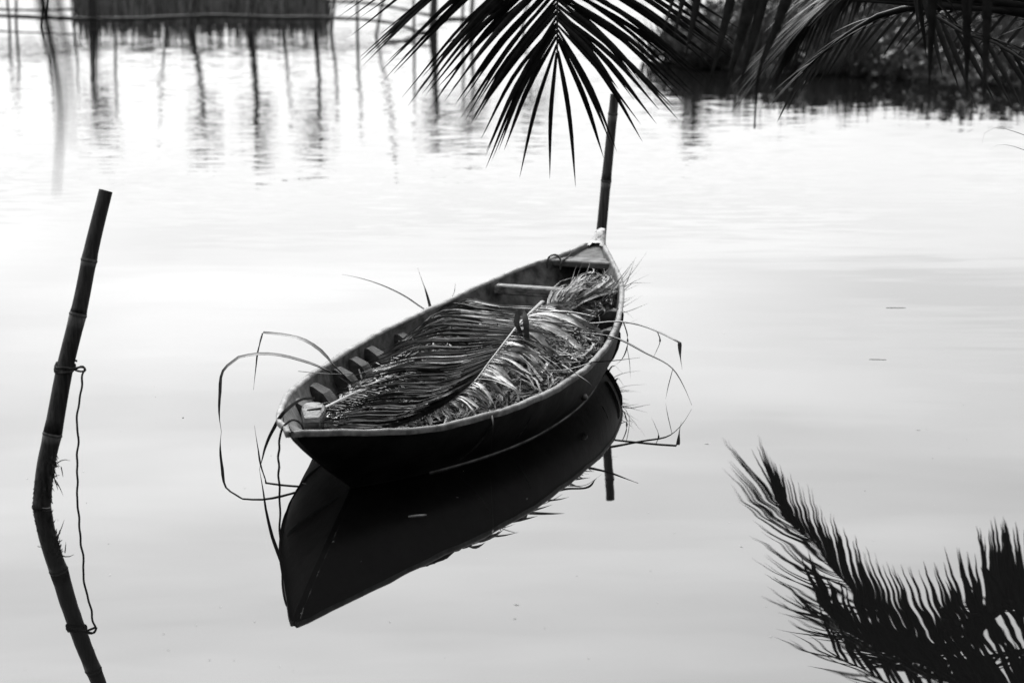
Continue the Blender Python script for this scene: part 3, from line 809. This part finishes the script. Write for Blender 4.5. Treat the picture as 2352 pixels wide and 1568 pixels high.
# frond 1: droops towards the left; its reflection fills the lower right corner
f1path = [crA, (4.0, 12.9, 2.62), mir(2351, 1387, 13.1), mir(2228, 1462, 12.5), mir(2154, 1486, 12.35), mir(2080, 1466, 12.35), mir(2006, 1426, 12.45), mir(1954, 1365, 12.55), mir(1900, 1290, 12.65), mir(1817, 1195, 12.75), mir(1783, 1140, 12.8)]
fr, P = frond(palmA, f1path, .034, .004)
NL = 132
for i in range(NL):
    t = .16 + .835 * i / (NL - 1); S = ip(P, t); T = tan_(P, t)
    q = max(0, (t - .34) / .66)
    L = np.interp(t, [.16, .34, .55, .75, 1], [.25, .31, .42, .38, .30]) * rng.uniform(.88, 1.1)
    # hanging side
    d = norm(T * (.28 + .5 * q + 1.1 * max(0, q - .75) / .25) + np.array([.05, .25, -.75]) + rng.normal(0, .05, 3))
    leaf_on(fr, S, d, L * 1.05, .036 - .025 * q, .25, M['leafg'], up=(0, 1, .2), twist=rng.normal(0, .3))
    # side towards the viewer
    d = norm(T * (.45 + .35 * q + 1.1 * max(0, q - .75) / .25) + np.array([-.55, -.80, .06]) + rng.normal(0, .07, 3))
    leaf_on(fr, S, d, L * (1.5 + .6 * math.sin(min(1, max(0, q)) * math.pi)), .050 - .024 * q, .16 + .1 * rng.random(), M['leafg'], twist=rng.normal(0, .3))
Tt = tan_(P, .99)
for k in range(16):                                            # terminal leaflets close the tip
    a_ = (k - 7.5) / 7.5
    d = norm(Tt * 1.0 + np.array([-.30 * a_ - .05, -.35 * a_, -.30 + .22 * a_]) + rng.normal(0, .04, 3))
    leaf_on(fr, ip(P, .93 + .07 * rng.random()), d, rng.uniform(.24, .32), .013, .1, M['leafg'], up=(0, 1, .2), twist=rng.normal(0, .3))
# frond 2: higher, lower edge of the reflection
f2path = [crA, (4.1, 12.1, 2.9), mir(2500, 1668, 11.8), mir(2352, 1616, 11.7), mir(2180, 1556, 11.7), mir(2030, 1500, 11.75), mir(1930, 1440, 11.8), mir(1880, 1390, 11.85)]
fr, P = frond(palmA, f2path, .032, .004)
NL = 80
for i in range(NL):
    t = .38 + .61 * i / (NL - 1); S = ip(P, t); T = tan_(P, t); q = (t - .38) / .62
    L = .46 * (1 - .35 * q) * rng.uniform(.85, 1.1)
    d = norm(T * .5 + np.array([0, .5, -.35]) + rng.normal(0, .08, 3))
    leaf_on(fr, S, d, L, .046 - .020 * q, .3, M['leafg'], up=(0, 1, .2), twist=rng.normal(0, .4))
    d = norm(T * .7 + np.array([-.45, -.6, .05]) + rng.normal(0, .10, 3))
    leaf_on(fr, S, d, L * 1.4, .046 - .020 * q, .25, M['leafg'], twist=rng.normal(0, .4))
# one more above it, closing the corner
f5path = [crA, (4.3, 12.0, 3.1), mir(2600, 1480, 12.4), mir(2420, 1480, 12.2), mir(2290, 1505, 12.1), mir(2150, 1530, 12.1), mir(2060, 1515, 12.15), mir(1990, 1475, 12.2)]
fr, P = frond(palmA, f5path, .030, .004)
for i in range(84):
    t = .16 + .83 * i / 83; S = ip(P, t); T = tan_(P, t); q = max(0, (t - .3) / .7)
    L = np.interp(t, [.16, .45, 1], [.34, .46, .36]) * rng.uniform(.85, 1.1)
    d = norm(T * .45 + np.array([0, .3, -.6]) + rng.normal(0, .08, 3))
    leaf_on(fr, S, d, L, .046 - .018 * q, .3, M['leafg'], up=(0, 1, .2), twist=rng.normal(0, .3))
    d = norm(T * .6 + np.array([-.3, -.8, .05]) + rng.normal(0, .10, 3))
    leaf_on(fr, S, d, L * 1.2, .046 - .018 * q, .25, M['leafg'], twist=rng.normal(0, .4))
# lowest one in the reflection, filling the bottom edge left of the corner
f6path = [crA, (4.2, 11.6, 3.3), mir(2480, 1690, 11.6), mir(2300, 1650, 11.5), mir(2130, 1605, 11.5), mir(2000, 1555, 11.5), mir(1910, 1505, 11.55)]
fr, P = frond(palmA, f6path, .030, .004)
for i in range(50):
    t = .40 + .59 * i / 49; S = ip(P, t); T = tan_(P, t); q = (t - .4) / .6
    L = .42 * (1 - .25 * q) * rng.uniform(.8, 1.1)
    d = norm(T * .5 + np.array([0, .4, -.4]) + rng.normal(0, .08, 3))
    leaf_on(fr, S, d, L * .8, .036 - .016 * q, .3, M['leafg'], up=(0, 1, .2), twist=rng.normal(0, .3))
    d = norm(T * .6 + np.array([-.6, -.5, .02]) + rng.normal(0, .12, 3))
    leaf_on(fr, S, d, L * 1.3, .036 - .016 * q, .2, M['leafg'], twist=rng.normal(0, .4))
# frond 4: thick dark stalk along the top edge, its drooping tip fanning to the left
f4path = [crA, (3.6, 10.4, 2.45), aty(2640, 48, 9.3), aty(2420, 34, 9.3), aty(2300, 20, 9.3), aty(2200, 14, 9.3), aty(2110, 17, 9.3), aty(2020, 36, 9.3), aty(1940, 84, 9.3), aty(1880, 130, 9.3), aty(1838, 172, 9.3)]
P = smooth_path(f4path, 60)
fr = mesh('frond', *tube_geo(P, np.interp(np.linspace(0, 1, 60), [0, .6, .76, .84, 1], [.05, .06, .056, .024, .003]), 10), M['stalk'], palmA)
for i in range(44):
    q = i / 43; t = .60 + .395 * q; S = ip(P, t); T = tan_(P, t)
    # lower side: short leaflets hanging in front of the far thicket
    d = norm(T * (.25 + .9 * q) + np.array([.25 - .3 * q, .15, -.85]) + rng.normal(0, .06, 3))
    leaf_on(fr, S, d, (.24 - .03 * q) * rng.uniform(.85, 1.15), .019 - .006 * q, .12, M['leafg'], up=(0, 1, .2), twist=rng.normal(0, .3), n=6)
    # upper side: long strips swept to the left
    d = norm(T * .8 + np.array([-.62, -.15, .12 - .45 * q]) + rng.normal(0, .17, 3))
    leaf_on(fr, S, d, (.40 - .13 * q) * rng.uniform(.6, 1.1), .011 - .003 * q, .22, M['leafg'] if rng.random() < .8 else M['strand'], twist=rng.normal(.4, .5))
for i in range(34):                                            # long slanting strips across the corner
    S = ip(P, .46 + .012 * i); e = aty(2330 - 15 * i + rng.normal(0, 30), -70 + rng.normal(0, 25), 9.25)
    d = e - S; L = float(np.linalg.norm(d))
    leaf_on(fr, S, d / L, L, .024, .02, M['leafg'], up=(0, 1, .2), twist=rng.normal(0, .3))
# two thin leaf tips entering from the right edge
for pts in ([(2480, 395), (2420, 362), (2352, 328), (2310, 314), (2278, 316), (2258, 335), (2256, 365)], [(2480, 430), (2420, 398), (2352, 352), (2318, 341), (2290, 343), (2272, 368)]):
    pass
tipf, P = frond(palmA, [crA, (4.3, 11.0, 2.3), aty(2900, 300, 9.2), aty(2620, 360, 9.1), aty(2440, 420, 9.05)], .030, .004)
for pts in ([(2600, 372), (2500, 345), (2352, 310), (2318, 298), (2285, 293), (2262, 305), (2255, 330)], [(2560, 395), (2460, 370), (2352, 344), (2320, 334), (2292, 333), (2272, 345)], [(2640, 350), (2560, 300), (2480, 280), (2420, 290)]):
    Q = smooth_path([aty(x, y, 9.1) for x, y in pts], 16)
    mesh('leaflet', *ribbon_geo(Q, leaf_w(16, .017, base=.8), up=(0, 0, 1), fold=.2), M['leafg'], tipf)

# palm beside the photographer: the frond hanging at the top centre and the blurred leaflets near the lens
crB = (1.9, 4.4, 4.6)
palmB = palm((2.6, 3.2, .6), crB, 'palm beside the viewer, fronds hanging down from the top of the view')
MY = 8.5
mpath = [crB, (1.5, 6.3, 4.9), (.6, 8.0, 3.9), aty(1300, -420, MY), aty(1284, -200, MY), aty(1280, 0, MY), aty(1280, 120, MY)]
fr, P = frond(palmB, mpath, .030, .0035)
Z5 = lambda x, y: (752.6 + .36 * x, .36 * y)                   # measured on the photograph
left = [((60, 110), -720), ((140, 230), -660), ((210, 420), -610), ((300, 335), -560), ((360, 520), -515), ((420, 470), -470), ((515, 675), -390), ((600, 600), -330), ((655, 700), -260), ((740, 650), -200), ((780, 360), -180), ((835, 690), -130), ((865, 790), -70), ((910, 800), -10), ((960, 770), 45), ((1000, 1000), 110), ((1010, 1075), 165), ((1090, 960), 200), ((1215, 1135), 285), ((1418, 1142), 335)]
right = [((1590, 1195), 335), ((1568, 1060), 325), ((1765, 1010), 250), ((1850, 970), 190), ((2015, 905), 120), ((1920, 690), 90), ((2095, 790), 60), ((2225, 765), 0), ((2290, 680), -60), ((2345, 610), -120), ((2020, 540), -40), ((2420, 560), -190), ((2500, 470), -270), ((2440, 300), -330), ((2600, 400), -370), ((2650, 330), -460)]
for side, lst in ((-1, left), (1, right)):
    for (tx, ty), sy in lst:
        for rep in range(3 if sy < 120 else 2 if sy < 250 else 1):
            jx = rng.normal(0, 8) if rep == 0 else rng.normal(side * (-30 if rep == 1 else 22), 16)
            x0, y0 = Z5(1465 + side * 4, sy + (0 if rep == 0 else rng.uniform(15, 45))); x1, y1 = Z5(tx + jx, ty + (0 if rep == 0 else rng.uniform(-120, 10)))
            S = aty(x0, y0, MY); E_ = aty(x1, y1, MY + rng.normal(.02, .06))
            Ln_ = np.linalg.norm(E_ - S)
            mid = S * .5 + E_ * .5 + np.array([side * .018 * Ln_, 0, .030 * Ln_ + rng.normal(0, .006)])
            Q = smooth_path([S, mid, E_], 9)
            mesh('leaflet', *ribbon_geo(Q, leaf_w(9, rng.uniform(.015, .021), base=.55, peak=.45), up=(side * .25, 1, .2), fold=rng.uniform(.15, .5), twist=rng.normal(0, .4)), M['leafn'], fr)
for i in range(44):                                            # the rest of that frond, above the frame
    t = .30 + .42 * (i // 2) / 21; S = ip(P, t); T = tan_(P, t); side = 1 if i % 2 else -1
    d = norm(T * .6 + np.array([side * .9, -.1, -.15]) + rng.normal(0, .05, 3))
    leaf_on(fr, S, d, rng.uniform(.5, .62), .022, .35, M['leafn'], twist=rng.normal(0, .2))
# frond arching out and drooping to the right across the top right corner
fr, P = frond(palmB, [crB, (1.8, 6.2, 4.6), (1.62, 8.2, 3.1), aty(2120, -20, 9.1), aty(2150, 43, 9.1), aty(2207, 74, 9.1), aty(2280, 96, 9.1), aty(2352, 140, 9.1), aty(2440, 210, 9.15), aty(2500, 290, 9.2)], .028, .005)
for i in range(40):
    q = i / 39; t = .60 + .38 * q; S = ip(P, t); T = tan_(P, t)
    d = norm(T * .75 + np.array([.10, -.1, -.75]) + rng.normal(0, .05, 3))
    leaf_on(fr, S, d, .42 * (1 - .3 * q) * rng.uniform(.85, 1.1), .022, .12, M['leafg'], up=(0, 1, .3), twist=rng.normal(0, .25))
    d = norm(T * .7 + np.array([.35, .2, .25]) + rng.normal(0, .05, 3))
    leaf_on(fr, S, d, .36 * (1 - .3 * q) * rng.uniform(.85, 1.1), .020, .35, M['leafg'], twist=rng.normal(0, .25))
# near frond over the top right edge
NY = 7.0
npath = [crB, (2.4, 5.2, 4.4), (2.2, NY, 3.4), aty(2420, -330, NY), aty(2230, -300, NY), aty(2000, -290, NY), aty(1800, -290, NY), aty(1640, -280, NY), aty(1540, -250, NY)]
fr, P = frond(palmB, npath, .026, .004)
near = [((1565, -230), (1545, 0), (1521, 82), .016), ((1640, -270), (1602, 0), (1572, 142), .022), ((1600, -260), (1572, -20), (1548, 90), .02), ((1730, -285), (1678, 0), (1629, 196), .026),
        ((1775, -290), (1724, 0), (1668, 204), .036), ((1800, -290), (1752, 0), (1694, 214), .030), ((1870, -290), (1806, 0), (1742, 170), .032),
        ((2150, -295), (2142, 0), (2134, 206), .026), ((2225, -300), (2221, 0), (2221, 224), .028), ((2280, -305), (2268, 0), (2260, 236), .026), ((2250, -300), (2236, -60), (2225, 60), .024)]
for a, b, c, w in near:
    Q = smooth_path([aty(*a, NY), aty(*b, NY - .03), aty(*c, NY - .05)], 9)
    mesh('leaflet', *ribbon_geo(Q, leaf_w(9, w * 1.25, base=.7, peak=.5), up=(.3, 1, 0), fold=.15), M['leafn'], fr)
Q = smooth_path([aty(1806, 0, NY), aty(1748, 150, NY), aty(1738, 200, NY), aty(1735, 250, NY - .02), aty(1733, 296, NY - .03)], 12)
mesh('leaflet', *ribbon_geo(Q, leaf_w(12, .013, base=1, tip=.4), up=(.3, 1, 0), fold=.15), M['leafn'], fr)
# very near leaflets at the upper left
LY = 3.4
lfr, P = frond(palmB, [crB, (1.0, 3.6, 5.0), (0, 3.5, 4.3), aty(420, -900, LY), aty(200, -620, LY), aty(60, -380, LY)], .024, .004)
for pts, w in (([(70, -390), (97, 0), (119, 108), (138, 230), (130, 446)], .021), ([(110, -430), (133, 0), (156, 144), (166, 338)], .016), ([(190, -600), (212, 0), (219, 150), (219, 336)], .014)):
    Q = smooth_path([aty(x, y, LY) for x, y in pts], 14)
    mesh('leaflet', *ribbon_geo(Q, leaf_w(14, w, base=.9, tip=.15), up=(.2, 1, 0), fold=.12), M['leafn'], lfr)

# ------------------------------------------------------------------ far left: reed bed, stakes, rails, saplings
g = Geo(); r = np.random.default_rng(21)
xa, xb = at(192, 64)[0], at(752, 66)[0]
for k in range(3600):
    y = r.uniform(29.7, 34.5); x = (r.uniform(xa, xb) + r.normal(0, .05)) * y / 28.8
    h = r.uniform(.05, .22) if r.random() < .6 else r.uniform(.12, .55)
    lean = r.normal(0, .10, 2)
    p = np.array([x, y, -.05]); tpt = p + np.array([lean[0] * h, lean[1] * h, h + .05])
    w = r.uniform(.005, .014)
    sx = np.array([w, 0, 0])
    m_ = (p + tpt) / 2 + np.array([r.normal(0, .01), 0, 0])
    g.add(([p - sx, p + sx, m_ + sx * .9, m_ - sx * .9, tpt], [(0, 1, 2, 3), (3, 2, 4)]))
tag(g.obj('reed_bed', M['reed'], smooth=False), 'dense dark bed of short reeds behind the bamboo rail on far water', 'reeds', kind='stuff')

stk = [((22, 62), -10, .9), ((38, 66), 6, .8), ((97, 62), -22, .85), ((171, 60), -2, .8), ((266, 66), 8, 1.0), ((382, 66), 24, 1.05), ((653, 72), -16, 1.0), ((761, 82), -14, .9), ((821, 80), -8, 1.0), ((864, 84), -30, 1.45), ((951, 72), 0, 1.0), ((1062, 70), 2, 1.1)]
names = ['leftmost', 'second from the left', 'third from the left', 'fourth from the left', 'fifth from the left', 'sixth from the left', 'seventh from the left', 'eighth from the left', 'ninth from the left', 'tenth from the left', 'eleventh from the left', 'rightmost']
for k, ((px, py), lean, h) in enumerate(stk):
    f0 = at(px, py); Y = f0[1]
    # the lean shows in the reflection as a bend at the water line
    tp = f0 + np.array([lean / 182 * h * -1.0, r.normal(0, .1), h])
    mid = f0 * .5 + tp * .5 + r.normal(0, .015, 3)
    Q = smooth_path([f0 - (tp - f0) * .2, f0, mid, tp], 14)
    o = mesh('stake', *tube_geo(Q, np.linspace(.020, .014, 14), 7), M['bamboo2'], origin=f0)
    tag(o, 'thin crooked stake in far water, ' + names[k] + ' along the top edge', 'stake', 'stakes in the far water')
rails = [([(-80, 36), (0, 37), (190, 44), (300, 44), (420, 39), (520, 37), (620, 41), (760, 41)], 28.45, .026, 'long horizontal bamboo rail in front of the reed bed'),
         ([(740, 41), (840, 46), (918, 58), (988, 86)], 28.4, .020, 'bamboo rail sloping down to the water right of the reed bed'),
         ([(988, 86), (930, 94), (880, 92)], 27.3, .012, 'thin bent stick lying at the water end of the sloping rail'),
         ([(-60, 20), (60, 24), (180, 22)], 29.5, .016, 'thin upper rail left of the reed bed'),
         ([(-60, 70), (90, 76), (180, 80)], 27.0, .010, 'thin low pole lying on the water left of the reed bed'),
         ([(740, 2), (860, 10), (990, 36), (1100, 56)], 30.5, .020, 'dark upper pole slanting behind the hanging palm frond')]
for pts, Y, rad, lab in rails:
    Q = smooth_path([aty(x, y, Y) for x, y in pts], 30)
    Q[:, 2] = np.maximum(Q[:, 2], .012)
    o = mesh('bamboo_rail', *tube_geo(Q, rad * (1 + .12 * np.sin(np.arange(30) * 1.7)), 7), M['railwood'], origin=Q[0])
    tag(o, lab, 'rail', 'bamboo rails in the far water')

def sapling(px, py, h, lean, rad, spread, nleaf, label, h0=.55, seed=0, Y=None):
    rr = np.random.default_rng(100 + seed)
    f0 = at(px, py)
    root = thing('sapling', f0, label, 'tree', 'saplings in the far water')
    h *= 1.12; spread *= 1.5
    tp = f0 + np.array([lean, .1, h])
    Q = smooth_path([f0 + np.array([0, 0, -.15]), f0, f0 * .5 + tp * .5 + np.array([rr.normal(0, .04), 0, 0]), tp], 18)
    g_ = Geo(); g_.add(tube_geo(Q, np.linspace(rad, rad * .35, 18), 8))
    g2 = Geo()
    for k in range(12):
        q = rr.uniform(h0, .98); S = ip(Q, q)
        d = norm(np.array([rr.normal(0, 1), rr.normal(0, 1), .55])); L = spread * rr.uniform(.5, 1.0)
        e = S + d * L
        g_.add(tube_geo(smooth_path([S, S * .5 + e * .5 + np.array([0, 0, .03]), e], 5), np.linspace(rad * .3, .004, 5), 5))
        for _ in range(nleaf):
            c = S + d * L * rr.uniform(.25, 1.1) + rr.normal(0, spread * .16, 3)
            dd = norm(rr.normal(0, 1, 3)); u = norm(rr.normal(0, 1, 3)); l = rr.uniform(.03, .06)
            side = norm(np.cross(dd, u)) * l * .3
            g2.add(([c, c + dd * l * .5 - side, c + dd * l, c + dd * l * .5 + side], [(0, 1, 2, 3)]))
    g_.obj('trunk', M['bark'], root); g2.obj('crown', M['thicket'], root, smooth=False)
sapling(215, 70, 1.15, .0, .045, .22, 60, 'sapling at the left end of the reed bed, seen as a dark trunk reflection', seed=1)
sapling(440, 66, 1.25, .14, .050, .24, 45, 'leaning sapling in front of the middle of the reed bed', seed=2)
sapling(575, 72, 1.40, .02, .052, .24, 55, 'straight sapling right of the leaning one in the reed bed', seed=3)
sapling(725, 72, 1.40, .02, .036, .26, 50, 'thin sapling at the right end of the reed bed', seed=4)
sapling(995, 76, 1.10, .05, .060, .20, 60, 'thick sapling behind the left half of the hanging frond', seed=5)
sapling(1082, 74, 1.2, -.02, .030, .26, 60, 'slender leafy sapling behind the middle of the hanging frond', seed=6)
sapling(1200, 66, 1.05, .0, .022, .30, 60, 'small leafy sapling directly behind the hanging frond', seed=8)
sapling(1592, 112, .95, .02, .050, .16, 40, 'sapling at the left tip of the far thicket bank', seed=7)

# ------------------------------------------------------------------ far thicket on the right bank
g = Geo(); r = np.random.default_rng(33)
FBp = np.array(FB)
def inside(p):
    c = False; n = len(FBp); j = n - 1
    for i in range(n):
        if ((FBp[i][1] > p[1]) != (FBp[j][1] > p[1])) and (p[0] < (FBp[j][0]-FBp[i][0])*(p[1]-FBp[i][1])/(FBp[j][1]-FBp[i][1])+FBp[i][0]): c = not c
        j = i
    return c
x0_, y0_ = FBp.min(0); x1_, y1_ = FBp.max(0)
clumps = []
while len(clumps) < 420:
    p = np.array([r.uniform(x0_, min(x1_, 8.5)), r.uniform(y0_ - .1, y1_)])
    if not inside(p): continue
    ed = min(p[1] - 22.9, 3.0)
    clumps.append((p, .27 + .09 * max(0, ed) * r.uniform(.6, 1.2) + r.uniform(0, .14), r.uniform(.22, .5)))
for p, h, rad in clumps:
    kind = r.random()
    for _ in range(150):
        a_ = r.uniform(0, 6.28); rr_ = rad * math.sqrt(r.random()); hh = h * r.uniform(.25, 1.1) * (1 - .45 * (rr_ / rad) ** 2)
        c = np.array([p[0] + rr_ * math.cos(a_), p[1] + rr_ * math.sin(a_), 0.02])
        if kind < .45:                                         # grassy blades
            tpt = c + np.array([r.normal(0, .08), r.normal(0, .08), hh + .05]); w = r.uniform(.008, .016)
            m_ = (c + tpt) / 2 + np.array([r.normal(0, .02), r.normal(0, .02), .03])
            sx = np.array([w * math.cos(a_), w * math.sin(a_), 0])
            g.add(([c - sx, c + sx, m_ + sx, m_ - sx, tpt], [(0, 1, 2, 3), (3, 2, 4)]))
        else:                                                  # broad leaves
            c[2] = hh; dd = norm(r.normal(0, 1, 3) + np.array([0, -.3, -.2])); l = r.uniform(.05, .11)
            side = norm(np.cross(dd, r.normal(0, 1, 3))) * l * .36
            g.add(([c, c + dd * l * .5 - side, c + dd * l, c + dd * l * .5 + side], [(0, 1, 2, 3)]))
tag(g.obj('far_thicket', M['thicket'], smooth=False), 'low dark thicket of grass and broad leaves covering the far bank upper right', 'thicket', kind='stuff')

# ------------------------------------------------------------------ unseen foliage added behind the viewer to shade this side of the hull
g = Geo(); r = np.random.default_rng(44)
for k in range(9000):
    ang = r.uniform(0, 1)
    x = -13 + 26 * ang; y = -7.5 + r.normal(0, 1.2) + (max(0, x - 6) * .9)
    z = r.uniform(.6, 8.5)
    c = np.array([x, y, z]); dd = norm(r.normal(0, 1, 3)); l = r.uniform(.35, .8)
    side = norm(np.cross(dd, r.normal(0, 1, 3))) * l * .35
    g.add(([c, c + dd * l * .5 - side, c + dd * l, c + dd * l * .5 + side], [(0, 1, 2, 3)]))
tag(g.obj('shade_wood', M['thicket'], smooth=False), 'unseen wood added behind the viewer to shade the near side of the hull', 'wood', kind='stuff')

g = Geo(); r = np.random.default_rng(55)
for k in range(9000):
    x = r.uniform(-70, 70); y = 112 + r.uniform(0, 8); top = 2.3 + 0.8 * math.sin(x * .31) + .7 * math.sin(x * .83 + 1) + .4 * math.sin(x * 2.1)
    c = np.array([x, y, max(.1, top * r.random() ** .7)]); dd = norm(r.normal(0, 1, 3)); l = r.uniform(.5, 1.1)
    side = norm(np.cross(dd, r.normal(0, 1, 3))) * l * .35
    g.add(([c, c + dd * l * .5 - side, c + dd * l, c + dd * l * .5 + side], [(0, 1, 2, 3)]))
tag(g.obj('far_wood', M['thicket'], smooth=False), 'distant line of low trees across the river, beyond the top of the view', 'wood', kind='stuff')
# ------------------------------------------------------------------ floating bits
bits = [((938, 1186), (980, 1182), .004, 'pale twig floating on the dark reflection of the hull'),
        ((2035, 707), (2081, 707), .002, 'thin straight stalk floating on the right, level with the middle of the canoe'),
        ((1996, 825), (2036, 826), .0016, 'thin stalk floating on the right, below the longer floating stalk'),
        ((648, 414), (660, 415), .004, 'tiny dark leaf scrap floating far out, left of the hanging frond')]
for a, b, rad, lab in bits:
    A_, B_ = at(*a, .0004), at(*b, .0004)
    o = mesh('floating_twig', *tube_geo(smooth_path([A_, A_ * .5 + B_ * .5 + np.array([0, .002, 0]), B_], 6), [rad * .6, rad, rad, rad, rad * .9, rad * .5], 6), M['twig'], origin=A_)
    tag(o, lab, 'twig')

# scummy flecks and leaf crumbs too small and many to count
g = Geo(); r = np.random.default_rng(77)
for k in range(150):
    px, py = r.uniform(-100, 2450), 380 + 1250 * r.random() ** .8
    c = at(px, py, .0015); a_ = r.uniform(0, 3.14); l = r.uniform(.002, .0055) if r.random() < .93 else r.uniform(.008, .014)
    d = np.array([math.cos(a_), math.sin(a_), 0]); n_ = np.array([-d[1], d[0], 0])
    g.add(([c - d * l, c + n_ * l * .35, c + d * l, c - n_ * l * .35], [(0, 1, 2, 3)]))
tag(g.obj('floating_flecks', M['twig'], smooth=False), 'tiny leafy and scummy flecks scattered over the still water', 'flecks', kind='stuff')
